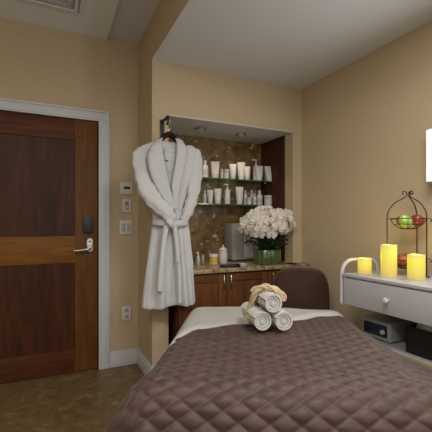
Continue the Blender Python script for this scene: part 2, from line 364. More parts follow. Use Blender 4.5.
# ------------------------------------------------------------------ counter and cabinet
CZ = .848
bm = B(); box(bm, .875, NX1-.001, 2.505, NB-.001, CZ-.032, CZ, .005); box(bm, 1.9, XR-.001, 2.505, YN-.001, CZ-.032, CZ, .005)
tag(obj('countertop', bm, M['granite']), 'speckled tan stone countertop in the niche above the wooden doors', 'countertop')
cab = thing('base_cabinet', 'wooden base cabinet with shaker doors under the stone countertop', 'cabinet', (1.45, 2.84, 0))
q('body', M['mahog'], cab, True, [(.885, NX1-.002, 2.56, NB-.002, .08, CZ-.033), (.94, NX1-.05, 2.60, NB-.002, 0, .08), (1.9, XR-.02, 2.56, YN-.002, .08, CZ-.033)], .001)
xs = [.89, 1.289, 1.688, 2.088]
yf = 2.535
for k in range(3):
    a, b2 = xs[k]+.003, xs[k+1]-.003; z0, z1 = .09, CZ-.045; w = .062
    bm = B()
    box(bm, a, a+w, yf, yf+.022, z0, z1, .0015); box(bm, b2-w, b2, yf, yf+.022, z0, z1, .0015)
    dr = obj('door', bm, M['cabv'], cab)
    bm = B(); box(bm, a+w, b2-w, yf, yf+.021, z1-w, z1, .001); obj('door_rail', bm, M['cabh'], dr)
    bm = B(); box(bm, a+w, b2-w, yf, yf+.021, z0, z0+w, .001); obj('door_rail', bm, M['cabh'], dr)
    bm = B(); box(bm, a+w-.002, b2-w+.002, yf+.010, yf+.018, z0+w-.002, z1-w+.002); obj('door_panel', bm, M['cabv'], dr)
    hx_ = b2-.028 if k == 0 else a+.028
    if k == 2: hx_ = a+.028
    bm = B(); tube(bm, [(hx_, yf, .785), (hx_, yf-.025, .785), (hx_, yf-.028, .775), (hx_, yf-.028, .70), (hx_, yf-.025, .69), (hx_, yf, .69)], .005, 8)
    obj('handle', bm, M['chrome'], dr)
# ------------------------------------------------------------------ glass shelves
def shelf(z, lab):
    t = thing('glass_shelf', lab, 'shelf', (1.43, 3.05, z-.01))
    q('pane', M['glass'], t, False, [(NX0+.002, NX1-.014, 2.951, NB-.002, z-.009, z)])
    q('front_edge', M['glassedge'], t, False, [(NX0+.002, NX1-.014, 2.948, 2.951, z-.010, z)])
    for x in (NX0+.04, NX1-.06):
        bm = B(); lathe(bm, [(.008, -.022), (.010, -.011)], (x, 3.0, z), 12); obj('support_pin', bm, M['steel'], t)
ZS1, ZS2 = 1.622, 1.385
shelf(ZS1, 'upper glass shelf in the niche holding white bottles')
shelf(ZS2, 'lower glass shelf in the niche holding white bottles and jars')
# ------------------------------------------------------------------ toiletries: one of each kind, then copied
def mk_tube():
    t = thing('squeeze_tube', 'x', 'tube', (0, 0, 0), 0)
    rings = []
    for z, rx, ry in ((.18, .024, .022), (.2, .027, .024), (.5, .031, .020), (.8, .032, .010), (.97, .034, .003), (1, .034, .003)):
        rings.append([(rx*math.cos(a), ry*math.sin(a), z*.115) for a in [2*PI*i/20 for i in range(20)]])
    bm = B(); loft(bm, rings); obj('body', bm, M['bottle'], t)
    bm = B(); lathe(bm, [(.024, 0), (.0255, .003), (.0255, .020), (.022, .022)], seg=20); obj('cap', bm, M['bottle'], t)
    return t
def mk_bottle():
    t = thing('bottle', 'x', 'bottle', (0, 0, 0), 0)
    bm = B(); lathe(bm, [(.021, 0), (.024, .003), (.024, .070), (.021, .080), (.011, .086), (.011, .090)], seg=20); obj('body', bm, M['bottle'], t)
    bm = B(); lathe(bm, [(.013, .087), (.0135, .089), (.0135, .112), (.011, .115)], seg=16); obj('cap', bm, M['cap'], t)
    bm = B(); lathe(bm, [(.0245, .020), (.0245, .055)], seg=20, cap=False); obj('label_band', bm, M['label'], t)
    return t
def mk_pump():
    t = thing('pump_bottle', 'x', 'bottle', (0, 0, 0), 0)
    bm = B(); lathe(bm, [(.023, 0), (.026, .003), (.026, .085), (.022, .094), (.010, .098)], seg=20); obj('body', bm, M['bottle'], t)
    bm = B(); lathe(bm, [(.011, .096), (.011, .108), (.005, .110), (.005, .124), (.009, .125), (.009, .132)], seg=14); box(bm, -.034, .004, -.005, .005, .127, .134, .002); obj('pump', bm, M['bottle'], t)
    return t
def mk_jar():
    t = thing('jar', 'x', 'jar', (0, 0, 0), 0)
    bm = B(); lathe(bm, [(.029, 0), (.032, .003), (.032, .032), (.030, .034)], seg=24); obj('body', bm, M['bottle'], t)
    bm = B(); lathe(bm, [(.033, .034), (.034, .036), (.034, .050), (.032, .053)], seg=24); obj('lid', bm, M['cap'], t)
    return t
MK = {'tube': mk_tube, 'bottle': mk_bottle, 'pump': mk_pump, 'jar': mk_jar}
BASEW = {'tube': .068, 'bottle': .048, 'pump': .052, 'jar': .068}; BASEH = {'tube': .115, 'bottle': .115, 'pump': .134, 'jar': .053}
first = {}
def item(kind, x0, x1, ytop, Y, zb, lab, grp, rz=0):
    c = at((x0+x1)/2, ytop, Y); a = at(x0, ytop, Y); b2 = at(x1, ytop, Y)
    dd = c.x*DV[0]+c.y*DV[1]; w = (x1-x0)*dd/F
    h_ = c.z-zb; 
    if kind in first: o = copy_tree(first[kind])
    else: o = MK[kind](); first[kind] = o
    s = w/BASEW[kind]; sz = h_/BASEH[kind]
    o.location = (c.x, Y, zb+.0005); o.scale = (s, s if kind != 'tube' else min(s, 1.1), sz); o.rotation_euler = (0, 0, rz-YAW*.8)
    o['label'] = lab; o['group'] = grp; o['category'] = {'tube': 'tube', 'bottle': 'bottle', 'pump': 'pump bottle', 'jar': 'jar'}[kind]
g1, g2 = 'toiletries on the upper glass shelf', 'toiletries on the lower glass shelf'
item('bottle', 202, 208.3, 160.5, 3.02, ZS1, 'white bottle on the upper shelf partly tucked behind the robe shoulder', g1)
item('tube', 210.8, 219.6, 161.5, 3.0, ZS1, 'tall flared white tube on the upper shelf, first clear one right of the robe', g1)
item('bottle', 220, 223.8, 169, 3.02, ZS1, 'very small narrow white bottle on the upper shelf', g1)
item('jar', 223.8, 229, 169.5, 2.99, ZS1, 'squat small white jar on the upper shelf, left of the wide tubes', g1)
item('tube', 229, 236.5, 164, 3.0, ZS1, 'plain white tube at the middle of the upper shelf beside the small jar', g1)
item('tube', 237, 245.5, 162.3, 3.03, ZS1, 'tallest wide tube in the middle of the upper shelf', g1)
item('tube', 244, 250.4, 166.5, 2.975, ZS1, 'shorter white tube in front, left of the pump bottles', g1)
item('pump', 253, 259, 159.5, 3.05, ZS1, 'white pump bottle at the back right of the upper shelf', g1)
item('tube', 255.5, 263.2, 166, 2.99, ZS1, 'white tube standing in front of the pump bottle', g1)
item('bottle', 263.5, 271, 160, 3.07, ZS1, 'wide white bottle rising behind the rightmost tube', g1)
item('tube', 264.5, 274.5, 166.5, 2.985, ZS1, 'broad white tube at the right end of the upper shelf', g1)
item('bottle', 203, 206.5, 190.5, 3.0, ZS2, 'slim white bottle on the lower shelf touching the robe outline', g2)
item('tube', 207, 213.3, 190, 3.0, ZS2, 'white tube on the lower shelf, first tube beside the robe', g2)
item('tube', 214, 221.5, 188.7, 2.99, ZS2, 'wide white tube on the lower shelf left of the pump bottle', g2)
item('pump', 224.5, 230.2, 184, 2.99, ZS2, 'slender white pump bottle with tall neck on the lower shelf', g2)
item('tube', 235.5, 243.5, 187, 3.0, ZS2, 'tallest white tube at the middle of the lower shelf', g2)
item('bottle', 243.6, 247.2, 190.5, 3.04, ZS2, 'thin grey capped bottle right of the tallest lower tube', g2)
item('jar', 247, 251.8, 197.5, 2.975, ZS2, 'tiny white jar at the front of the lower shelf cluster', g2)
item('bottle', 249.5, 254, 190, 3.06, ZS2, 'small white bottle at the back of the lower shelf cluster', g2)
item('bottle', 252.8, 256.5, 193.5, 2.98, ZS2, 'miniature white bottle between the lower jars', g2)
item('bottle', 256.5, 262.5, 190.5, 3.02, ZS2, 'stout white bottle left of the wide lower jar', g2)
item('jar', 263.8, 273.3, 195.5, 3.0, ZS2, 'wide white jar at the right end of the lower shelf', g2)
# ------------------------------------------------------------------ things on the counter
def base_xyz(px, D):
    u = (px-216)/F; return (D*(DV[0]+u*RV[0]), D*(DV[1]+u*RV[1]))
# small spray bottle
x, y = base_xyz(198, 3.02)
t = thing('spray_bottle', 'small grey glass spray bottle on the counter beside the robe', 'bottle', (x, y, CZ))
bm = B(); lathe(bm, [(.014, 0), (.016, .003), (.016, .07), (.008, .085), (.007, .09)], (x, y, CZ+.0005), 18); obj('body', bm, M['cap'], t)
bm = B(); lathe(bm, [(.009, .088), (.009, .112), (.006, .115)], (x, y, CZ+.0005), 14); box(bm, x-.018, x, y-.004, y+.004, CZ+.104, CZ+.112, .001); obj('spray_head', bm, M['bottle'], t)
x, y = base_xyz(203, 3.08)
t = thing('dropper_bottle', 'tiny clear dropper bottle left of the yellow jar', 'bottle', (x, y, CZ))
bm = B(); lathe(bm, [(.012, 0), (.014, .003), (.014, .04), (.006, .05)], (x, y, CZ+.0005), 16); obj('body', bm, M['greyp'], t)
bm = B(); lathe(bm, [(.007, .049), (.007, .065), (.004, .068), (.004, .082)], (x, y, CZ+.0005), 12); obj('dropper', bm, M['bottle'], t)
x, y = base_xyz(213.6, 3.08)
t = thing('honey_jar', 'short glass jar of yellow product with white lid on the counter', 'jar', (x, y, CZ))
bm = B(); lathe(bm, [(.034, 0), (.038, .004), (.038, .055), (.034, .062)], (x, y, CZ+.0005), 28); obj('body', bm, M['yellow'], t)
bm = B(); lathe(bm, [(.037, .063), (.039, .065), (.039, .088), (.036, .092)], (x, y, CZ+.0005), 28); obj('lid', bm, M['bottle'], t)
bm = B(); lathe(bm, [(.0385, .006), (.0385, .016)], (x, y, CZ+.0005), 28, False); obj('label_band', bm, M['ceramic'], t)
x, y = base_xyz(223, 3.14)
t = thing('ceramic_canister', 'round cream ceramic canister with knobbed lid beside the grey cabinet', 'canister', (x, y, CZ))
bm = B(); lathe(bm, [(.030, 0), (.036, .006), (.040, .05), (.040, .09), (.034, .115), (.036, .118)], (x, y, CZ+.0005), 28); obj('body', bm, M['ceramic'], t)
bm = B(); lathe(bm, [(.037, .119), (.037, .126), (.022, .142), (.007, .147), (.007, .152), (.011, .158), (.006, .165)], (x, y, CZ+.0005), 28); obj('lid', bm, M['ceramic'], t)
# black tray
x, y = base_xyz(231, 2.90)
bm = B(); bx_ = .085
box(bm, x-bx_, x+bx_, y-.035, y+.035, CZ+.0005, CZ+.006, .002)
for (a, b_, c_, d_) in ((x-bx_, x+bx_, y-.035, y-.030), (x-bx_, x+bx_, y+.030, y+.035), (x-bx_, x-bx_+.005, y-.035, y+.035), (x+bx_-.005, x+bx_, y-.035, y+.035)):
    box(bm, a, b_, c_, d_, CZ+.002, CZ+.020, .0015)
tag(obj('tray', bm, M['dark']), 'low black tray on the counter before the grey cabinet', 'tray')
x, y = base_xyz(243, 2.86)
bm = B(); lathe(bm, [(.018, 0), (.020, .003), (.030, .028), (.031, .032), (.028, .031), (.018, .006)], (x, y, CZ+.0005), 24)
tag(obj('dish', bm, M['cap']), 'small pale grey dish beside the green flower vase', 'dish')
# towel warming cabinet
tx0, tx1, ty0, ty1, tz0, tz1 = 1.535, 1.83, 2.93, 3.13, CZ+.0, 1.208
t = thing('towel_warmer', 'upright grey towel warmer box standing behind the orchids', 'towel warmer', ((tx0+tx1)/2, (ty0+ty1)/2, CZ))
q('body', M['cabinetgrey'], t, True, [(1.570, 1.690, 2.96, 3.13, CZ+.012, 1.205), (1.690, 1.85, 2.96, 3.13, CZ+.012, 1.165)], .004)
q('door', M['cabinetlite'], t, True, [(1.695, 1.848, 2.945, 2.959, CZ+.03, 1.150)], .004)
q('handle', M['steel'], t, True, [(1.702, 1.712, 2.925, 2.946, CZ+.14, CZ+.24)], .003)
for fx in (1.585, 1.83):
    for fy in (2.975, 3.11):
        bm = B(); lathe(bm, [(.010, 0), (.010, .012)], (fx, fy, CZ+.0003), 12); obj('foot', bm, M['dark'], t)
# ------------------------------------------------------------------ orchids
vx, vy = 1.765, 2.665
VZ = CZ+.0005
orc = thing('orchid_arrangement', 'dense white orchids in a ribbed green glass vase on the counter', 'flower arrangement', (vx, vy, CZ))
bm = B(); seg = 64; rings = []
for r, z in ((.110, 0), (.120, .006), (.124, .05), (.124, .122), (.120, .126), (.112, .124), (.110, .10)):
    rings.append([((vx+(r+(.0035*math.cos(16*a) if z > 0 else 0))*math.cos(a)), (vy+.82*(r+(.0035*math.cos(16*a) if z > 0 else 0))*math.sin(a)), VZ+z) for a in [2*PI*i/seg for i in range(seg)]])
loft(bm, rings); obj('vase', bm, M['vase'], orc)
bm = B(); lathe(bm, [(.107, 0), (.10, .012), (.05, .02)], (vx, vy, VZ+.10), 24); 
for v_ in bm.verts: v_.co.y = vy+(v_.co.y-vy)*.78
obj('moss', bm, M['soil'], orc)
def leaf_bm(base, ang, ln, w, up, droop):
    bm = B(); rows = []
    dx, dy = math.cos(ang), math.sin(ang)
    for i in range(9):
        u = i/8; ww = w*math.sin(PI*min(.12+u*.88, 1))**.6*(1 if u < .95 else .5)
        c = Vector((base[0]+dx*ln*u, base[1]+dy*ln*u, base[2]+up*math.sin(u*PI*.55)-droop*u*u))
        s_ = Vector((-dy, dx, 0))
        rows.append([c-s_*ww+Vector((0, 0, .012)), c, c+s_*ww+Vector((0, 0, .012))])
    top = [[bm.verts.new(p) for p in r] for r in rows]; bot = [[bm.verts.new(p-Vector((0, 0, .003))) for p in r] for r in rows]
    for i in range(8):
        for j in range(2):
            bm.faces.new((top[i][j], top[i][j+1], top[i+1][j+1], top[i+1][j])); bm.faces.new((bot[i][j], bot[i+1][j], bot[i+1][j+1], bot[i][j+1]))
        bm.faces.new((top[i][0], top[i+1][0], bot[i+1][0], bot[i][0])); bm.faces.new((top[i][2], bot[i][2], bot[i+1][2], top[i+1][2]))
    bm.faces.new((top[0][0], bot[0][0], bot[0][1], top[0][1])); bm.faces.new((top[0][1], bot[0][1], bot[0][2], top[0][2]))
    bm.faces.new((top[8][0], top[8][1], bot[8][1], bot[8][0])); bm.faces.new((top[8][1], top[8][2], bot[8][2], bot[8][1]))
    return bm
rl = random.Random(3)
for k in range(20):
    a = 2*PI*k/20+rl.uniform(-.2, .2)
    ln = rl.uniform(.12, .175); up = rl.uniform(.05, .13)
    if math.cos(a) > .75 and math.sin(a) > -.3: ln = .10
    bx0 = (vx+.035*math.cos(a), vy+.03*math.sin(a), VZ+.105+rl.uniform(0, .02))
    obj('leaf', leaf_bm(bx0, a, ln, rl.uniform(.026, .036), up, rl.uniform(.0, .05)), M['leaf'], orc)
# one blossom, facing -Y at origin, then copied
def petal(bm, ang, ln, w, tilt):
    n = 7; rows = []
    for i in range(n):
        u = i/(n-1); ww = w*math.sin(PI*(.08+.9*u))**.7
        for_ = []
        for j, s_ in enumerate((-1, -.5, 0, .5, 1)):
            x = s_*ww; z = .004+ln*u; y = -tilt*math.sin(PI*u*.8)-.004*abs(s_)
            for_.append(Vector((x*math.cos(ang)+z*math.sin(ang), y, -x*math.sin(ang)+z*math.cos(ang))))
        rows.append(for_)
    V = [[bm.verts.new(p) for p in r] for r in rows]
    W = [[bm.verts.new(p+Vector((0, .0012, 0))) for p in r] for r in rows]
    for i in range(n-1):
        for j in range(4):
            bm.faces.new((V[i][j], V[i][j+1], V[i+1][j+1], V[i+1][j])); bm.faces.new((W[i][j], W[i+1][j], W[i+1][j+1], W[i][j+1]))
    for i in range(n-1):
        bm.faces.new((V[i][0], V[i+1][0], W[i+1][0], W[i][0])); bm.faces.new((V[i][4], W[i][4], W[i+1][4], V[i+1][4]))
    for j in range(4):
        bm.faces.new((V[n-1][j], V[n-1][j+1], W[n-1][j+1], W[n-1][j]))
bm = B()
for a in (0, 2*PI/3, -2*PI/3): petal(bm, a, .038, .014, .004)
for a in (PI*.42, -PI*.42): petal(bm, a, .040, .021, .009)
me = bpy.data.meshes.new('flower'); bm.to_mesh(me); bm.free(); me.materials.append(M['petal'])
for p in me.polygons: p.use_smooth = True
bm = B(); t_ = bmesh.new(); bmesh.ops.create_uvsphere(t_, u_segments=10, v_segments=6, radius=.0055); merge(bm, t_, Matrix.Translation((0, -.008, -.004)))
me2 = bpy.data.meshes.new('flower_throat'); bm.to_mesh(me2); bm.free(); me2.materials.append(M['lip'])
fl = random.Random(11); placed = []
cx_, cy_, cz_ = vx+.012, vy-.01, 1.180
tries = 0
while len(placed) < 62 and tries < 20000:
    tries += 1
    a = fl.uniform(0, 2*PI); e = math.asin(fl.uniform(-.55, 1)); rr = fl.uniform(.62, 1.08)
    n_ = Vector((math.cos(a)*math.cos(e), math.sin(a)*math.cos(e), math.sin(e)))
    p = Vector((cx_+n_.x*.238*rr, cy_+n_.y*.17*rr, cz_+n_.z*.145*rr))
    if p.x > 1.93 and p.y > 2.56: continue
    if (n_-Vector((-.4, -.9, 0)).normalized()).length > 1.75: continue
    if all((p-q_).length > .042 for q_ in placed):
        placed.append(p)
        f_ = bpy.data.objects.new('flower', me); COL.objects.link(f_); f_.parent = orc
        f_.location = p-Vector((vx, vy, CZ)); f_.rotation_mode = 'QUATERNION'
        dirn = (n_*.8+Vector((-.35+fl.uniform(-.35,.35), -.75, fl.uniform(-.4,.2)))).normalized()
        qt = (-dirn).to_track_quat('Y', 'Z'); f_.rotation_quaternion = qt @ Matrix.Rotation(fl.uniform(-.5, .5), 4, 'Y').to_quaternion()
        s_ = fl.uniform(1.0, 1.45); f_.scale = (s_, s_, s_)
        g_ = bpy.data.objects.new('flower_throat', me2); COL.objects.link(g_); g_.parent = f_
for k in range(12):
    a = 2*PI*k/12; p = placed[(k*7) % len(placed)]
    bm = B(); tube(bm, [(vx+.03*math.cos(a), vy+.03*math.sin(a), VZ+.10), (vx+.07*math.cos(a), vy+.06*math.sin(a), VZ+.22), (cx_+(p.x-cx_)*.8, cy_+(p.y-cy_)*.8, cz_+(p.z-cz_)*.8)], .003, 6, 5)
    obj('stem', bm, M['stem'], orc)
# ------------------------------------------------------------------ robe hook, hanger, robe
HXc = .79; HYo = 2.486
bm = B()
box(bm, HXc-.016, HXc+.016, YN-.009, YN, 1.85, 1.99, .002)
def bar(bm, p, q_, w=.006): tube(bm, [p, q_], w, 4)
tube(bm, [(HXc, YN-.008, 1.975), (HXc, HYo, 1.975), (HXc, HYo, 1.945), ], .0105, 8)
tube(bm, [(HXc, HYo, 1.95), (HXc, HYo+.004, 1.93), (HXc, HYo+.016, 1.922), (HXc, HYo+.03, 1.932)], .006, 8, 3)
tube(bm, [(HXc, YN-.008, 1.87), (HXc, YN-.03, 1.88)], .006, 8)
tag(obj('robe_hook', bm, M['blackmetal']), 'black metal wall bracket holding the hanger beside the niche', 'hook')
RY = 2.50     # middle plane of the robe
hc = at(169.3, 135.2, RY)
hg = thing('clothes_hanger', 'dark mahogany clothes hanger inside the robe collar', 'hanger', (hc.x, RY, hc.z-.05))
bm = B()
pL = Vector((hc.x-.17, RY, hc.z-.125)); pR = Vector((hc.x+.17, RY, hc.z-.125))
pts = [pL, Vector((hc.x-.10, RY, hc.z-.072)), Vector((hc.x-.050, RY, hc.z-.024)), Vector((hc.x, RY, hc.z+.006)), Vector((hc.x+.050, RY, hc.z-.024)), Vector((hc.x+.10, RY, hc.z-.072)), pR]
tube(bm, pts, [.012, .020, .028, .034, .028, .020, .012], 12, 5, .6); obj('shoulder_bar', bm, M['hanger'], hg)
bm = B()
zc = 1.934
tube(bm, [(hc.x, RY, hc.z+.02), (hc.x, RY-.001, hc.z+.045), (hc.x+.010, RY-.002, hc.z+.06), (HXc+.024, HYo+.015, zc+.004), (HXc+.012, HYo+.016, zc+.021), (HXc-.006, HYo+.016, zc+.019), (HXc-.012, HYo+.016, zc+.004)], .0035, 8, 5); obj('hook', bm, M['chrome'], hg)
rob = thing('bathrobe', 'white terry bathrobe with shawl collar and tied belt hanging on a hanger', 'bathrobe', (hc.x, RY, .6))
def pxr(x0, x1, y, Yc):
    a = at(x0, y, Yc); b_ = at(x1, y, Yc); return a, b_
# body: closed loft from neck to hem; (y pixel, left, right, depth half, fold amplitude)
prof = [(142.5, 156, 181, .018, 0), (144.5, 150, 185, .026, 0), (147.5, 143, 191, .034, .0), (151, 136.5, 197.5, .036, 0), (154, 136, 201.5, .040, .001), (158, 139, 200, .048, .001), (165, 145, 196, .058, .002), (180, 147, 194, .058, .003),
        (193, 149, 186, .056, .004), (208, 151, 182, .052, .004), (217, 152.5, 187, .047, .004), (222, 152.5, 187.5, .046, .004), (230, 151.2, 188.5, .050, .008), (245, 149, 190, .056, .012),
        (262, 146.5, 192, .062, .014), (280, 144, 193, .066, .016), (295, 142.2, 193.8, .069, .018), (300, 141.6, 194.2, .071, .016), (303, 141.2, 194.3, .073, .016), (305.2, 141.2, 194.3, .070, .016)]
NS = 96
def interp(prof, n):
    out = []
    for i in range(len(prof)-1):
        for k in range(n):
            u = k/n; out.append([a+(b_-a)*u for a, b_ in zip(prof[i], prof[i+1])])
    out.append(list(prof[-1])); return out
rings = []
rowsP = interp(prof, 5)
for (yp, xl, xr, dep, amp) in rowsP:
    # horizontal ring at the height this row has on the middle plane
    cmid = at((xl+xr)/2, yp, RY); zz = cmid.z
    A_ = at(xl, yp, RY); Bq = at(xr, yp, RY); cx2 = (A_.x+Bq.x)/2; hw = (Bq.x-A_.x)/2
    ring = []
    for i in range(NS):
        th = 2*PI*i/NS; cs, sn = math.cos(th), math.sin(th)
        X = cx2+hw*cs*(1 if abs(cs) < 1 else 1); 
        f1 = math.sin(th*7+1.3+zz*1.5)+.7*math.sin(th*13+zz*3+.5)+.6*math.sin(th*4-zz*3)+1.2*noise.noise(Vector((th*2.2, zz*3, 5)))
        dY = dep*(abs(sn)**.75)*(1 if sn > 0 else -1)
        wav = amp*f1*(abs(sn)**.5)
        nz = .006*noise.noise(Vector((X*9, 3 if sn > 0 else 7, zz*7)))
        Y = RY+dY-wav*(1 if sn < 0 else -.4)+nz
        Y = min(Y, YN-.012)
        if zz < .95: Y = min(Y, 2.494)
        ring.append((X, Y, zz+amp*.35*math.sin(th*4+1)*(1 if yp > 290 else 0)))
    rings.append(ring)
# hem roll
bm = B(); loft(bm, rings, cap=True); obj('robe_body', bm, M['terry'], rob, ang=80)
# sleeves
def sleeve(pts, name='sleeve', sd=0):
    bm = B(); P3 = [at(x, y, Yv) for x, y, Yv, r in pts]; rr = [r for *_, r in pts]
    P3 = smoothpath(P3, 7); R3 = [v.x for v in smoothpath([(r, 0, 0) for r in rr], 7)]
    rings = []; n = len(P3); up = Vector((0, 1, 0))
    for i, p in enumerate(P3):
        dd = (P3[min(i+1, n-1)]-P3[max(i-1, 0)]).normalized(); a = dd.cross(up).normalized(); b_ = a.cross(dd).normalized()
        ring = []
        for k in range(40):
            th = 2*PI*k/40; r = R3[i]*(1+.05*math.sin(3*th+i*.25+sd)+.05*math.sin(5*th-i*.18+sd))+.004*noise.noise(p*14+Vector((th, sd, 0)))+.004*math.sin(i*.9+sd+math.cos(th)*2)*math.cos(th)
            ring.append(p+a*math.cos(th)*r+b_*math.sin(th)*r*.52)
        rings.append(ring)
    loft(bm, rings); return obj(name, bm, M['terry'], rob, ang=80)
sleeve([(153, 148, 2.50, .022), (145.5, 151.5, 2.49, .036), (142.5, 156, 2.485, .060), (142.2, 166, 2.475, .064), (143.8, 178, 2.45, .064), (147.5, 190, 2.42, .062), (154.5, 200, 2.392, .056), (162, 208, 2.375, .050), (168.5, 215, 2.375, .043), (172, 219.5, 2.385, .036)], sd=.4)
sleeve([(186, 148, 2.50, .022), (192.5, 151, 2.49, .034), (195.8, 155.5, 2.485, .050), (196, 166, 2.48, .050), (195, 181, 2.47, .048), (193, 195, 2.46, .044), (190, 206, 2.45, .040), (186.5, 215, 2.445, .036), (183, 221, 2.45, .03)], sd=2)
# cuffs
def band(name, m, rows, thick=.012, Yoff=0):
    """cloth band: rows of (xl, yl, xr, yr, Y) pixel pairs -> padded strip"""
    bm = B(); rows = interp(rows, 5); T = []; U = []
    for (xl, yl, xr, yr, Yv) in rows:
        a = at(xl, yl, Yv+Yoff); b_ = at(xr, yr, Yv+Yoff); lt = []; lb = []
        for j in range(9):
            u = j/8; p = a.lerp(b_, u); bul = math.sin(PI*u)**.35*thick
            lt.append(p+Vector((0, -bul, 0))); lb.append(p+Vector((0, .006, 0)))
        T.append(lt+lb[::-1])
    loft(bm, T); return obj(name, bm, m, rob, ang=80)
band('collar', M['terrycol'], [(163, 137.5, 156.5, 139.5, 2.475), (161.5, 142, 151, 146, 2.435), (163, 152, 147.5, 156, 2.412), (165, 163, 148.5, 167, 2.400), (167, 174, 151.5, 177, 2.395), (169.5, 185, 156.5, 188, 2.392), (172.5, 196, 163, 199, 2.392), (176, 208, 170, 210, 2.398)], .008)
band('collar', M['terrycol'], [(175.5, 138, 182, 140, 2.475), (177, 143, 187, 147.5, 2.435), (176.5, 154, 186.5, 158, 2.418), (175, 165, 184, 169, 2.410), (173, 176, 181.5, 181, 2.408), (171.5, 186, 179, 193, 2.408), (172.5, 197, 178, 203, 2.408), (174, 206, 177.5, 210, 2.41)], .007)
# inside back neck
band('neck_lining', M['terrycol'], [(163, 143.5, 177, 143.5, 2.480), (163.5, 152, 176.5, 152, 2.450), (165, 160, 176, 160, 2.445), (167, 172, 174, 172, 2.442)], .004)
bm = B(); a = at(164.7, 160, 2.436); b_ = at(168.2, 161.3, 2.436); box(bm, a.x, b_.x, 2.432, 2.437, b_.z, a.z, .001); o = obj('size_tag', bm, M['dark'], rob); o['label'] = 'small dark tag inside the collar'
bm = B(); a = at(165.5, 149, 2.4); b_ = at(173.5, 152.5, 2.4)
a = at(165.5, 149, 2.444); b_ = at(173.5, 152.5, 2.444); box(bm, a.x, b_.x, 2.440, 2.446, b_.z, a.z, .001); obj('care_label', bm, M['label'], rob)
# belt
band('belt', M['terry'], [(152, 219.5, 152, 225.5, 2.47), (157, 219.2, 157, 226, 2.435), (163, 219, 163, 226.5, 2.415), (172, 219.5, 172, 227.3, 2.405), (180, 220, 180, 227, 2.42), (187.5, 220.5, 187.5, 226, 2.465)], .016)
bm = B(); tube(bm, [at(166.5, 217, 2.40), at(169, 220.5, 2.375), at(171.5, 224, 2.38), at(172.5, 227.5, 2.395)], [.016, .028, .030, .016], 12, 4, .7); obj('belt_knot', bm, M['terry'], rob)
band('belt_end', M['terry'], [(164, 225, 169.5, 226, 2.395), (161.8, 238, 166.5, 238.5, 2.39), (160, 255, 165, 255, 2.385), (158.3, 272, 163.6, 272, 2.385), (157.5, 284, 163, 285, 2.385), (157, 291, 162.6, 291.5, 2.388)], .010)
band('belt_end', M['terry'], [(172, 226, 177, 225, 2.40), (174, 238, 178.5, 237, 2.40), (175.5, 252, 179.5, 251, 2.398), (176, 262, 180, 261.5, 2.40)], .010)
# front overlap edge and hem band
band('front_edge', M['terry'], [(173, 228, 177, 228, 2.43), (176, 250, 179.5, 250, 2.418), (177.5, 275, 181.5, 275, 2.41), (178, 294, 182, 294, 2.402), (178, 303, 182, 303, 2.40)], .010)
# ------------------------------------------------------------------ bed
AX = Vector((.5, .866, 0)); NXv = Vector((.866, -.5, 0)); BZ = .66; SC = .122
def bw(s, t, z): return AX*t+NXv*s+Vector((0, 0, z))
bed = thing('treatment_table', 'padded treatment table hidden under the cream sheet and brown quilt', 'table', bw(SC, 1.6, 0), 0)
def bbox_bed(bm, s0, s1, t0, t1, z0, z1, bev):
    t = bmesh.new(); box(t, s0, s1, t0, t1, z0, z1, bev, 3)
    mt = Matrix(((NXv.x, AX.x, 0, 0), (NXv.y, AX.y, 0, 0), (0, 0, 1, 0), (0, 0, 0, 1))); merge(bm, t, mt)
bm = B(); bbox_bed(bm, SC-.39, SC+.39, 1.20, 2.26, .53, .600, .03); obj('mattress', bm, M['leather'], bed)
bm = B(); bbox_bed(bm, SC-.36, SC+.36, 1.23, 2.22, .47, .53, .005); obj('frame', bm, M['mahog'], bed)
for s_ in (-.31, .31):
    for t_ in (1.28, 2.14):
        bm = B(); bbox_bed(bm, SC+s_-.025, SC+s_+.025, t_-.025, t_+.025, 0, .47, .004); obj('leg', bm, M['mahog'], bed)
def drape(x, flat, r, slope):
    """arc length x -> (horizontal, drop): flat, then an arc of radius r bending to angle slope, then straight"""
    if x <= flat: return x, 0.
    th = min((x-flat)/r, slope); h_ = flat+r*math.sin(th); dz = r*(1-math.cos(th))
    rest = (x-flat)-r*slope
    if rest > 0: h_ += rest*math.cos(slope); dz += rest*math.sin(slope)
    return h_, dz
TF = 1.19      # where the quilt begins to fall toward the foot
def tb(s):     # head-side border of the quilt
    pts = [(-.60, 1.12), (-.46, 1.24), (-.39, 1.36), (-.345, 1.50), (-.31, 1.68), (-.22, 1.81), (-.02, 1.90), (.26, 2.02), (.43, 2.12), (.56, 2.15), (.63, 2.04), (.70, 1.95), (.9, 1.85)]
    if s <= pts[0][0]: return pts[0][1]
    for (a, b_), (c_, d_) in zip(pts, pts[1:]):
        if s <= c_:
            u = (s-a)/(c_-a); u = u*u*(3-2*u); return b_+(d_-b_)*u
    return pts[-1][1]
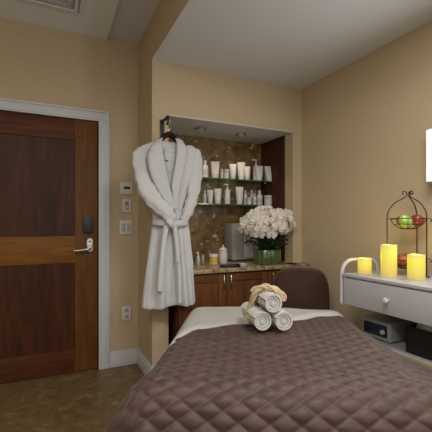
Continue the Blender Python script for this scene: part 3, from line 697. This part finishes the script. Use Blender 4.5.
def cloth(name, m, smax, tfoot_len, nI, nJ, head=None, lift=0, quilt=True, parent=None, drop_side=.34, th=.008):
    bm = B(); top = []; 
    for j in range(nJ+1):
        row = []
        for i in range(nI+1):
            sa = -smax+2*smax*i/nI           # arc across
            v_ = j/nJ; t_top = tb(sa*.97+SC); t_arc = t_top-(t_top-(TF-tfoot_len))*v_
            fa = max(0, min(1, ((2.02-t_arc)/.5 if sa > 0 else (1.38-t_arc)/.45))); fa = fa*fa*(3-2*fa)
            sl = 80-(58 if sa > 0 else 20)*fa
            hs, dzs = drape(abs(sa), .415+.02*fa*(sa > 0), .085+.08*fa, math.radians(sl)); s = math.copysign(hs, sa)+SC
            if t_arc < TF:
                ht, dzt = drape(TF-t_arc, 0, .10, math.radians(70)); t_ = TF-ht
            else: t_, dzt = t_arc, 0
            wave = 0
            hang = min(1, dzs/.25)
            z = BZ+lift-dzs-dzt
            # flare and folds of the hanging side, wider toward the foot
            fl_ = hang*(.02*math.sin(t_arc*9+(1 if sa > 0 else 3))+.08*max(0, 1.4-t_arc))
            if sa > 0: fl_ *= .25
            s += math.copysign(fl_, sa)
            n_ = noise.noise(Vector((s*3.1, t_arc*3.1, 0)))*.009+noise.noise(Vector((s*8, t_arc*8, 4)))*.005
            if quilt:
                n_ += .010*math.exp(-((t_arc-1.24)/.07)**2)*(1-hang)-.016*math.exp(-((t_arc-1.52)/.20)**2)*math.exp(-((s-.05)/.3)**2)
                p_ = sa/.096+t_arc/.064; q_ = sa/.096-t_arc/.064
                pf = (abs(math.sin(PI*p_))*abs(math.sin(PI*q_)))**.5
                puff = .0125*(pf-.6)+.0025*noise.noise(Vector((s*25, t_arc*25, 1)))
                if j < 5: puff *= j/5
            else:
                puff = .004*noise.noise(Vector((s*2+t_arc*6, t_arc*2-s*3, 2)))
            co = bw(s, t_, 0); nv = Vector((0, 0, 1))
            if hang > 0: nv = (Vector((0, 0, 1-hang*.8))+NXv*math.copysign(hang, sa)).normalized()
            if dzt > 0:
                ph = min((TF-t_arc)/.10, math.radians(70)); nv = (nv+(-AX)*math.tan(ph)*max(.2, (1-hang))).normalized()
            P = co+Vector((0, 0, z))+nv*(n_+puff)
            if P.z < .06: P.z = .06
            row.append(P)
        top.append(row)
    V = [[bm.verts.new(p) for p in r] for r in top]
    for j in range(nJ):
        for i in range(nI): bm.faces.new((V[j][i], V[j][i+1], V[j+1][i+1], V[j+1][i]))
    o = obj(name, bm, m, parent, ang=180)
    md = o.modifiers.new('thick', 'SOLIDIFY'); md.thickness = th; md.offset = -1
    return o
o = cloth('quilt', M['quilt'], .82, .58, 300, 360, None, .0); tag(o, 'brown diamond stitched quilt spread over the treatment table', 'quilt')
# sheet: over the head end
bm = B(); nI, nJ = 120, 90; smax = .70
rows = []
for j in range(nJ+1):
    row = []
    for i in range(nI+1):
        sa = -smax+2*smax*i/nI; hs, dzs = drape(abs(sa), .412, .080, math.radians(82)); s = math.copysign(hs, sa)+SC
        ta = 1.26+(1.36)*j/nJ          # arc along, head fall after 2.29
        skew = .05*(1-min(1, abs(s-.03)/.45))
        he = 2.30+skew
        if ta > he:
            ht, dzt = drape(ta-he, 0, .06, math.radians(84)); t_ = he+ht
        else: t_, dzt = ta, 0
        # rounded corners seen from above
        cut = 0
        if t_ > 2.2 and abs(s-SC) > .36:
            k_ = min(1, (abs(s-SC)-.36)/.15); cut = .06*k_*k_; t_ -= cut*(t_-2.2)/.15 if t_ < 2.35 else cut
        z = BZ-.016-dzs-dzt
        top_ = 1-min(1, (dzs+dzt)/.08)
        n_ = .004*noise.noise(Vector((s*6, ta*6, 9)))
        # fold-over band and creases
        vis = 1/(1+math.exp(-(ta-tb(s)-.035)*110))
        ridge = 1/(1+math.exp(-(ta-tb(s)-.03)*130))*(1/(1+math.exp((ta-tb(s)-.115-.05*(s<0))*140)))
        n_ += vis*(.010 if top_ > 0 else 0)*min(1, top_*3)+ridge*.011*top_-.034/(1+math.exp((ta-tb(s)+.05)*70))
        s -= math.copysign(.025, s-SC)/(1+math.exp((ta-tb(s)+.05)*70))*min(1, abs(s-SC)/.3)
        co = bw(s, t_, max(z+n_, .2))
        fl_ = min(1, dzs/.25)*.015*math.sin(ta*14); co += NXv*math.copysign(fl_ if sa < 0 else abs(fl_)*.2, sa)
        row.append(co)
    rows.append(row)
V = [[bm.verts.new(p) for p in r] for r in rows]
for j in range(nJ):
    for i in range(nI): bm.faces.new((V[j][i], V[j][i+1], V[j+1][i+1], V[j+1][i]))
o = obj('bed_sheet', bm, M['sheet'], ang=180); md = o.modifiers.new('thick', 'SOLIDIFY'); md.thickness = .005; md.offset = -1
tag(o, 'cream sheet showing at the head end of the treatment table', 'bed sheet')
# ------------------------------------------------------------------ rolled towels
def towel(name, c, r, ln, lab, ang):
    """roll axis horizontal; c = centre of the front end"""
    bm = B(); dirv = Vector((math.sin(ang), math.cos(ang), 0)); sd = Vector((math.cos(ang), -math.sin(ang), 0)); up = Vector((0, 0, 1))
    # spiral sheet with thickness
    turns = 3.3; n = 150; pitch = r*.78/turns; th = pitch*.8
    rings = []
    for k in range(9):
        v_ = k/8; ring_o = []; ring_i = []
        for i in range(n):
            u = i/(n-1); a = 2*PI*turns*u+.8; rad = r*.22+pitch*turns*u
            wob = .0015*noise.noise(Vector((u*20, v_*6, r*50)))
            tele = -.008*(1-u)*(1 if k == 0 else 0) * -1 + (.006*(1-u) if k == 0 else 0)
            base = c+dirv*(ln*v_+tele)
            ring_o.append(base+sd*math.cos(a)*(rad+wob)+up*math.sin(a)*(rad+wob)); rr_ = max(rad-th, .001)
            ring_i.append(base+sd*math.cos(a)*rr_+up*math.sin(a)*rr_)
        rings.append(ring_o+ring_i[::-1])
    R = [[bm.verts.new(p) for p in r_] for r_ in rings]; m_ = 2*n
    for a_, b_ in zip(R, R[1:]):
        for i in range(m_): j = (i+1) % m_; bm.faces.new((a_[i], a_[j], b_[j], b_[i]))
    for E_ in (R[0], R[-1]):
        for i in range(n-1): bm.faces.new((E_[i], E_[i+1], E_[m_-2-i], E_[m_-1-i]))
    # core
    t = bmesh.new(); lathe(t, [(r*.20, .006), (r*.24, .012), (r*.24, ln-.01)], seg=16)
    mt = Matrix.Translation(c) @ Matrix(((sd.x, up.x, dirv.x, 0), (sd.y, up.y, dirv.y, 0), (sd.z, up.z, dirv.z, 0), (0, 0, 0, 1))); merge(bm, t, mt)
    o = obj(name, bm, M['towel'], ang=50); tag(o, lab, 'rolled towel', 'rolled towels on the quilt')
    return o
TA = math.radians(14)
def roll_at(px, py, D, r): 
    u = (px-216)/F; return Vector((D*(DV[0]+u*RV[0]), D*(DV[1]+u*RV[1]), CH+(HOR-py)/F*D))
R_ = .0505; D_ = 1.72
zlow = BZ+.012+R_+.001
c1 = roll_at(262.8, 322, D_, R_); c1.z = zlow
c2 = roll_at(284.2, 321.5, D_, R_); c2.z = zlow
ct = (c1+c2)/2; ct.z = zlow+math.sqrt(max((2*R_+.001)**2-((c1-c2).length/2)**2, .004))
towel('rolled_towel', c1, R_, .24, 'white rolled towel at the lower left of the three on the quilt', TA)
towel('rolled_towel', c2, R_, .24, 'white rolled towel at the lower right of the three on the quilt', TA)
towel('rolled_towel', ct+Vector((-.003, -.005, .0)), R_, .24, 'white rolled towel resting on top of the other two', TA)
# sisal strap draped over the top roll
st = thing('sisal_back_strap', 'twisted beige sisal strap draped over the rolled towels', 'bath strap', c1+Vector((-.06, .1, -.06)))
def rp(px, py, D): return roll_at(px, py, D, 0)
def twist_tube(pts, rad, name):
    bm = B(); P = smoothpath(pts, 10); n = len(P); rings = []; up = Vector((0, 0, 1))
    for i, p in enumerate(P):
        dd = (P[min(i+1, n-1)]-P[max(i-1, 0)]).normalized(); a = dd.cross(Vector((.3, 1, .2))).normalized(); b_ = a.cross(dd).normalized()
        rings.append([p+(a*math.cos(2*PI*k/24)+b_*math.sin(2*PI*k/24))*(rad*(1+.20*math.cos(3*(2*PI*k/24)+i*.45))) for k in range(24)])
    loft(bm, rings); return obj(name, bm, M['rope'], st, ang=80)
twist_tube([rp(246.2, 322.5, 1.843), rp(248.5, 314, 1.843), rp(251.5, 304, 1.834), rp(254, 296, 1.814), rp(257.5, 289.5, 1.805), rp(264, 286.6, 1.795), rp(270, 287.6, 1.776), rp(276, 290, 1.767), rp(281, 294.5, 1.767), rp(283.2, 298.5, 1.767)], .0145, 'strap')
twist_tube([rp(250.5, 306, 1.872), rp(254.5, 294, 1.862), rp(262, 287.5, 1.843), rp(270, 288, 1.834), rp(276, 292.5, 1.834)], .014, 'strap')
bm = B(); tube(bm, [rp(277, 290.5, 1.762), rp(282, 292, 1.757), rp(285.6, 296.5, 1.757), rp(284.5, 300.5, 1.757), rp(281, 298.5, 1.757), rp(277.5, 294, 1.762)], .0055, 8, 5); obj('end_loop', bm, M['rope'], st)
# ------------------------------------------------------------------ leather chair
CA = math.radians(33); cc = Vector((1.645, 2.045, 0))
ch = thing('leather_chair', 'dark brown leather chair with rounded back behind the head of the bed', 'chair', cc, -CA)
cm = Matrix.Translation(cc) @ Matrix.Rotation(-CA, 4, 'Z')
def cobj(name, bm, m, **k):
    bmesh.ops.transform(bm, matrix=cm, verts=bm.verts); return obj(name, bm, m, ch, **k)
def back_outline(z0, z1, hw, n=28):
    pts = [(-hw*.94, z0)]
    for i in range(n+1):
        a = PI-PI*i/n; e = .62
        x = math.copysign(abs(math.cos(a))**e, math.cos(a))*hw; z = z0+.12+(z1-z0-.12)*(abs(math.sin(a))**e)
        pts.append((x, z))
    pts.append((hw*.94, z0)); return pts
def slab(bm, outline, y0, y1, curve=.0, bulge=.012):
    cxm = 0; czm = sum(p[1] for p in outline)/len(outline); rings = []
    for yy, s_ in ((y0+.0, .90), (y0-bulge*.0, .90), (y0, .90), (y0+.008, .97), (y0+.02, 1.0), (y1-.02, 1.0), (y1-.008, .97), (y1, .90)):
        rings.append([(x*s_, yy+curve*(x*x)*6, czm+(z-czm)*s_) for x, z in outline])
    rings = rings[2:]
    loft(bm, rings, cap=True)
bm = B(); slab(bm, back_outline(.46, .882, .205), -.035, .035, .35); cobj('backrest', bm, M['leather'])
bm = B(); ol = back_outline(.46, .884, .207); tube(bm, [(x, .02+.35*x*x*6, z) for x, z in ol], .006, 8); cobj('piping', bm, M['lrim'])
bm = B(); box(bm, -.20, .20, .05, .36, .42, .50, .03, 4); cobj('seat', bm, M['leather'])
bm = B(); lathe(bm, [(.026, .06), (.026, .42)], (0, .20, 0), 20); cobj('column', bm, M['chrome'])
bm = B(); lathe(bm, [(.17, 0), (.17, .012), (.05, .035), (.026, .06)], (0, .20, 0), 36); cobj('base', bm, M['chrome'])
bm = B(); box(bm, -.03, .03, .0, .16, .40, .42, .003); box(bm, -.03, .03, .005, .03, .40, .48, .003); cobj('back_bracket', bm, M['steel'])
# ------------------------------------------------------------------ white cart
KX0, KX1, KY0, KY1, KZ = 1.664, 2.085, .62, 1.665, .89
kt = thing('trolley_cart', 'white enamel trolley cart with drawer against the right wall', 'cart', ((KX0+KX1)/2, (KY0+KY1)/2, 0))
q('cart_top', M['whitemetal'], kt, True, [(KX0-.006, KX1+.004, KY0, KY1+.006, KZ-.018, KZ)], .003)
q('cart_body', M['whitemetal'], kt, True, [(KX0+.012, KX1, KY0+.01, KY1-.002, .712, KZ-.018)], .003)
dw = q('drawer', M['whitemetal'], kt, True, [(KX0-.002, KX0+.014, KY0+.02, KY1-.004, .704, KZ-.026)], .002)
def knob(y, z):
    bm = B(); t = bmesh.new(); lathe(t, [(.007, 0), (.007, .010), (.015, .016), (.017, .022), (.013, .030), (.004, .033)], seg=20)
    merge(bm, t, Matrix.Translation((KX0-.002, y, z)) @ Matrix.Rotation(-PI/2, 4, 'Y')); obj('knob', bm, M['bottle'], dw)
knob(1.345, .783)
# end handle arch
yy = KY1+.022
pts = [(KX0+.005, yy, .60)]
R0 = .085; zt = .968; x0_, x1_ = KX0+.005, 1.985
pts.append((x0_, yy, zt-R0))
for i in range(1, 9):
    a = PI-PI/2*i/8; pts.append((x0_+R0+R0*math.cos(a), yy, zt-R0+R0*math.sin(a)))
for i in range(0, 9):
    a = PI/2-PI/2*i/8; pts.append((x1_-R0+R0*math.cos(a), yy, zt-R0+R0*math.sin(a)))
pts.append((x1_, yy, .60))
pts[0] = (x0_, yy, .70)
bm = B(); tube(bm, pts, .0125, 12); obj('end_handle', bm, M['whitemetal'], kt)
# lower shelf
SHZ = .50
q('lower_shelf', M['whitemetal'], kt, True, [(1.712, KX1, KY0+.02, KY1-.01, SHZ-.012, SHZ)], .002)
q('shelf_edge', M['tan_edge'], kt, True, [(1.70, 1.712, KY0+.02, KY1-.01, SHZ-.022, SHZ+.002)], .002)
for y_ in (KY0+.06, KY1-.035):
    bm = B(); tube(bm, [(KX1-.05, y_, .05), (KX1-.05, y_, .70)], .011, 10); obj('post', bm, M['whitemetal'], kt)
    bm = B(); tube(bm, [(1.76, y_, .08), (KX1-.05, y_, .08)], .010, 10); obj('foot_rail', bm, M['whitemetal'], kt)
    for x_ in (1.77, KX1-.05):
        bm = B(); t = bmesh.new(); lathe(t, [(.012, -.010), (.027, -.010), (.030, -.006), (.030, .006), (.027, .010), (.012, .010)], seg=20)
        merge(bm, t, Matrix.Translation((x_, y_, .0305)) @ Matrix.Rotation(PI/2, 4, 'Y')); 
        box(bm, x_-.012, x_+.012, y_-.008, y_+.008, .055, .075, .002); obj('caster', bm, M['dark'], kt)
# grey warmer on the lower shelf
bx = thing('stone_heater', 'low grey appliance with dark control panel on the lower cart shelf', 'heater', (1.89, 1.57, SHZ))
q('body', M['cabinetgrey'], bx, True, [(1.79, 1.99, 1.430, 1.635, SHZ+.008, SHZ+.118)], .008)
pn = q('control_panel', M['panelblue'], bx, True, [(1.784, 1.792, 1.453, 1.62, SHZ+.028, SHZ+.098)], .003)
bm = B(); t = bmesh.new(); lathe(t, [(.014, 0), (.013, .012), (.010, .014)], seg=20); merge(bm, t, Matrix.Translation((1.784, 1.478, SHZ+.060)) @ Matrix.Rotation(-PI/2, 4, 'Y')); obj('dial', bm, M['cap'], pn)
for x_ in (1.81, 1.97):
    for y_ in (1.45, 1.615):
        bm = B(); lathe(bm, [(.009, 0), (.009, .009)], (x_, y_, SHZ+.0003), 12); obj('foot', bm, M['dark'], bx)
# black bin with cloth
bn = bmesh.new(); bx0, bx1, by0, by1, bz0, bz1 = 1.762, 1.98, 1.02, 1.314, SHZ+.0005, .645
for (a, b_, c_, d_, e_, f_) in ((bx0, bx1, by0, by1, bz0, bz0+.008), (bx0, bx0+.008, by0, by1, bz0, bz1), (bx1-.008, bx1, by0, by1, bz0, bz1), (bx0, bx1, by0, by0+.008, bz0, bz1), (bx0, bx1, by1-.008, by1, bz0, bz1)):
    box(bn, a, b_, c_, d_, e_, f_, .002)
tag(obj('storage_bin', bn, M['binblack']), 'black open storage bin on the lower cart shelf', 'bin')
bm = B(); t = bmesh.new(); bmesh.ops.create_icosphere(t, subdivisions=5, radius=1)
for v_ in t.verts:
    n_ = v_.co.normalized(); k_ = 1+.16*noise.noise(n_*2.5)+.07*noise.noise(n_*7)
    v_.co = Vector((n_.x*.078*k_, n_.y*.088*k_, n_.z*.050*k_))
merge(bm, t, Matrix.Translation((1.862, 1.215, .640))); tag(obj('cloth', bm, M['tissue']), 'crumpled white cloth heaped in the black bin', 'cloth')
# ------------------------------------------------------------------ candles
def candle(x, y, r, h_, lab):
    mt = candle_mat('lit_wax', KZ, h_)
    t = thing('candle', lab, 'candle', (x, y, KZ+.0005), 0, 'yellow pillar candles on the cart')
    bm = B(); z0 = KZ+.0005; rings = []; n = 40
    for rr, zz in ((r*.97, 0), (r, .003), (r, h_*.5), (r, h_-.004), (r*.97, h_), (r*.88, h_-.002), (r*.82, h_-.010), (r*.3, h_-.014)):
        rings.append([(x+rr*math.cos(a), y+rr*math.sin(a), z0+zz+(.002*math.sin(3*a+x*20) if zz > h_-.006 else 0)) for a in [2*PI*i/n for i in range(n)]])
    loft(bm, rings); obj('wax', bm, mt, t)
    bm = B(); tube(bm, [(x, y, z0+h_-.014), (x+.001, y, z0+h_-.006)], .0012, 6); obj('wick', bm, M['dark'], t)
    ld = bpy.data.lights.new('candle_glow', 'POINT'); ld.energy = .35; ld.color = (1, .72, .2); ld.shadow_soft_size = .02
    lo = bpy.data.objects.new('candle_glow', ld); COL.objects.link(lo); lo.parent = t; lo.location = (0, 0, h_+.02)
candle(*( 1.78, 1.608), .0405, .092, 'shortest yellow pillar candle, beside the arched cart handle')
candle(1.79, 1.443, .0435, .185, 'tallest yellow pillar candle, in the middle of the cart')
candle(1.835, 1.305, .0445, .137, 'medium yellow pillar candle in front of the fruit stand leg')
# ------------------------------------------------------------------ fruit stand
fx, fy = 1.962, 1.447
fs = thing('fruit_stand', 'two tier dark wire fruit stand with scrolled top on the cart', 'fruit stand', (fx, fy, KZ))
RR = .122; wr = .0036
rv = Vector((RV[0], RV[1], 0)); dv = Vector((DV[0], DV[1], 0)); fc = Vector((fx, fy, 0))
dirs = [(-rv+dv*.08).normalized(), (rv*.36-dv*.93).normalized(), (rv*.78+dv*.62).normalized()]
zt_ = 1.375
for d_ in dirs:
    base = fc+d_*RR
    pts = [base+d_*.018+Vector((0, 0, KZ+.012)), base+d_*.012+Vector((0, 0, KZ+.0045)), base+Vector((0, 0, KZ+.010)), base+Vector((0, 0, KZ+.05)), base+Vector((0, 0, 1.12)), base+Vector((0, 0, 1.235)), fc+d_*RR*.93+Vector((0, 0, 1.275)), fc+d_*RR*.68+Vector((0, 0, 1.318)), fc+d_*RR*.32+Vector((0, 0, 1.345)), fc+d_*RR*.08+Vector((0, 0, 1.365)),
           fc+d_*.010+Vector((0, 0, 1.385)), fc+d_*.026+Vector((0, 0, 1.392)), fc+d_*.034+Vector((0, 0, 1.380)), fc+d_*.024+Vector((0, 0, 1.372))]
    bm = B(); tube(bm, pts, wr, 8, 5); obj('upright', bm, M['iron'], fs)
def ringw(r, z, w=.003, n=40):
    bm = B(); R2 = []
    for i in range(n):
        a = 2*PI*i/n; c_ = fc+Vector((math.cos(a)*r, math.sin(a)*r, z)); o_ = Vector((math.cos(a), math.sin(a), 0))
        R2.append([c_+o_*w*math.cos(k*PI/3)+Vector((0, 0, w*math.sin(k*PI/3))) for k in range(6)])
    R2.append(R2[0]); loft(bm, R2, cap=False); return bm
def basket(zr, rb, dep):
    bm = ringw(rb, zr); bk = obj('basket', bm, M['iron'], fs)
    obj('ring', ringw(rb*.45, zr-dep*.93, .0025), M['iron'], bk)
    obj('ring', ringw(rb*.80, zr-dep*.55, .002), M['iron'], bk)
    for k in range(10):
        a = 2*PI*k/10; o_ = Vector((math.cos(a), math.sin(a), 0))
        bm = B(); tube(bm, [fc+o_*rb+Vector((0, 0, zr)), fc+o_*rb*.86+Vector((0, 0, zr-dep*.5)), fc+o_*rb*.45+Vector((0, 0, zr-dep*.93)), fc+o_*.004+Vector((0, 0, zr-dep))], .0018, 6, 4); obj('wire', bm, M['iron'], bk)
    for d_ in dirs:
        bm = B(); tube(bm, [fc+d_*rb+Vector((0, 0, zr)), fc+d_*RR+Vector((0, 0, zr)), ], .0025, 6); obj('bracket', bm, M['iron'], bk)
    for d_ in (rv, ):
        bm = B(); tube(bm, [fc+d_*rb+Vector((0, 0, zr)), fc+d_*(rb+.03)+Vector((0, 0, zr+.002)), fc+d_*(rb+.045)+Vector((0, 0, zr-.012)), fc+d_*(rb+.032)+Vector((0, 0, zr-.018))], .0025, 6, 5); obj('bracket', bm, M['iron'], bk)
basket(1.228, .098, .062)
basket(.985, .098, .058)
def apple(c, r, m, name, lab, grp, tilt=(0, 0)):
    t = thing(name, lab, 'apple' if 'apple' in name else 'fruit', c)
    if grp: t['group'] = grp
    bm = B(); prof = []
    for i in range(17):
        a = PI*i/16; rr = r*(math.sin(a)*(1+.10*math.cos(a)))**.85 if 0 < i < 16 else .0006
        z = r*.92*math.cos(a)-(r*.22*math.exp(-(rr/(r*.35))**2) if a < PI/2 else -r*.12*math.exp(-(rr/(r*.3))**2)); prof.append((rr, -z if False else z))
    tb_ = bmesh.new(); lathe(tb_, prof, seg=28)
    mt = Matrix.Translation(c+Vector((0, 0, r*.82))) @ Matrix.Rotation(tilt[0], 4, 'X') @ Matrix.Rotation(tilt[1], 4, 'Y')
    merge(bm, tb_, mt); obj('flesh', bm, m, t)
    bm = B(); tb_ = bmesh.new(); tube(tb_, [(0, 0, r*.62), (.001, 0, r*.85), (.004, 0, r*1.05)], .0016, 6); merge(bm, tb_, mt); obj('stem', bm, M['iron'], t)
zb = 1.166
apple(fc-rv*.030-dv*.020+Vector((0, 0, zb+.010)), .0405, M['apple_g'], 'green_apple', 'green apple in the upper wire basket', None, (.9, -.2))
apple(fc+rv*.052-dv*.006+Vector((0, 0, zb+.018)), .039, M['apple_r'], 'red_apple', 'red apple beside the green one in the upper basket', None, (.3, .3))
apple(fc-rv*.002+dv*.057+Vector((0, 0, zb+.018)), .037, M['apple_r'], 'red_apple', 'red apple at the back of the upper basket', None, (0, .3))
zb = .927
for k, (a, b_, lab) in enumerate(((-.045, -.015, 'mottled orange brown fruit in the lower basket, seen between the candles'), (.030, -.038, 'mottled orange brown fruit in the lower basket behind the medium candle'), (.018, .045, 'mottled orange brown fruit at the back of the lower basket'))):
    apple(fc+rv*a+dv*b_+Vector((0, 0, zb+.016)), .040, M['mottled'], 'mottled_fruit', lab, None, (k*.7, .5)); 
# ------------------------------------------------------------------ wall lamp
wl = thing('wall_lamp', 'white glowing box wall lamp on the right wall', 'lamp', (2.06, 1.24, 1.44))
lx0 = 2.014
q('back_box', M['shaderim'], wl, True, [(lx0+.012, XR-.001, 1.075, 1.378, 1.438, 1.755)], .004)
q('shade', M['shade'], wl, True, [(lx0, lx0+.012, 1.082, 1.370, 1.445, 1.748)], .003)
ld = bpy.data.lights.new('lamp_glow', 'AREA'); ld.shape = 'RECTANGLE'; ld.size = .27; ld.size_y = .29; ld.energy = 5; ld.color = (.95, .97, 1)
lo = bpy.data.objects.new('lamp_glow', ld); COL.objects.link(lo); lo.parent = wl; lo.location = (lx0-.004-2.06, 1.226-1.24, 1.597-1.44); lo.rotation_euler = (0, PI/2, 0)
# ------------------------------------------------------------------ added fill lamps (unseen ceiling fixtures put in to light the room)
E_K = 1.6
def ceil_fill(x, y, z, w, e, lab, col=(1, .95, .88)):
    t = thing('added_ceiling_light', lab, 'added light', (x, y, z))
    obj('frame', ring_bm(x-w/2-.02, x+w/2+.02, y-w/2-.02, y+w/2+.02, .02, z-.012, z-.0005), M['trimw'], t)
    q('diffuser', mat('fill_diffuser_glow', (.8, .8, .8), .5, emit=col, es=1.2), t, False, [(x-w/2, x+w/2, y-w/2, y+w/2, z-.008, z-.001)])
    ld = bpy.data.lights.new('ceiling_fill', 'AREA'); ld.shape = 'SQUARE'; ld.size = w; ld.energy = e*E_K; ld.color = col
    lo = bpy.data.objects.new('ceiling_fill', ld); COL.objects.link(lo); lo.parent = t; lo.location = (0, 0, -.014)
ceil_fill(.98, .62, ZR, .6, 12, 'added unseen square ceiling light above the middle of the bed')
ceil_fill(1.3, -1.3, ZR, .6, 13, 'added unseen square ceiling light at the back of the room on the low ceiling')
ceil_fill(-.8, -.3, ZL-.028, .6, 26, 'added unseen square ceiling light on the higher ceiling left of the bed')
# ------------------------------------------------------------------ world, camera, colour
w = bpy.data.worlds.new('world'); S.world = w; w.use_nodes = True
w.node_tree.nodes['Background'].inputs[0].default_value = (.9, .95, 1, 1); w.node_tree.nodes['Background'].inputs[1].default_value = .1
cam = bpy.data.cameras.new('camera'); co = bpy.data.objects.new('camera', cam); COL.objects.link(co); S.camera = co
co.location = (0, 0, CH); co.rotation_euler = (PI/2, 0, -YAW)
cam.sensor_width = 36; cam.sensor_fit = 'HORIZONTAL'; cam.lens = 36*F/432; cam.shift_y = (HOR-216)/432; cam.clip_start = .02
vs = S.view_settings; S.display_settings.display_device = 'sRGB'; vs.view_transform = 'Standard'; vs.look = 'None'; vs.gamma = 1; vs.use_curve_mapping = False
vs.exposure = 0
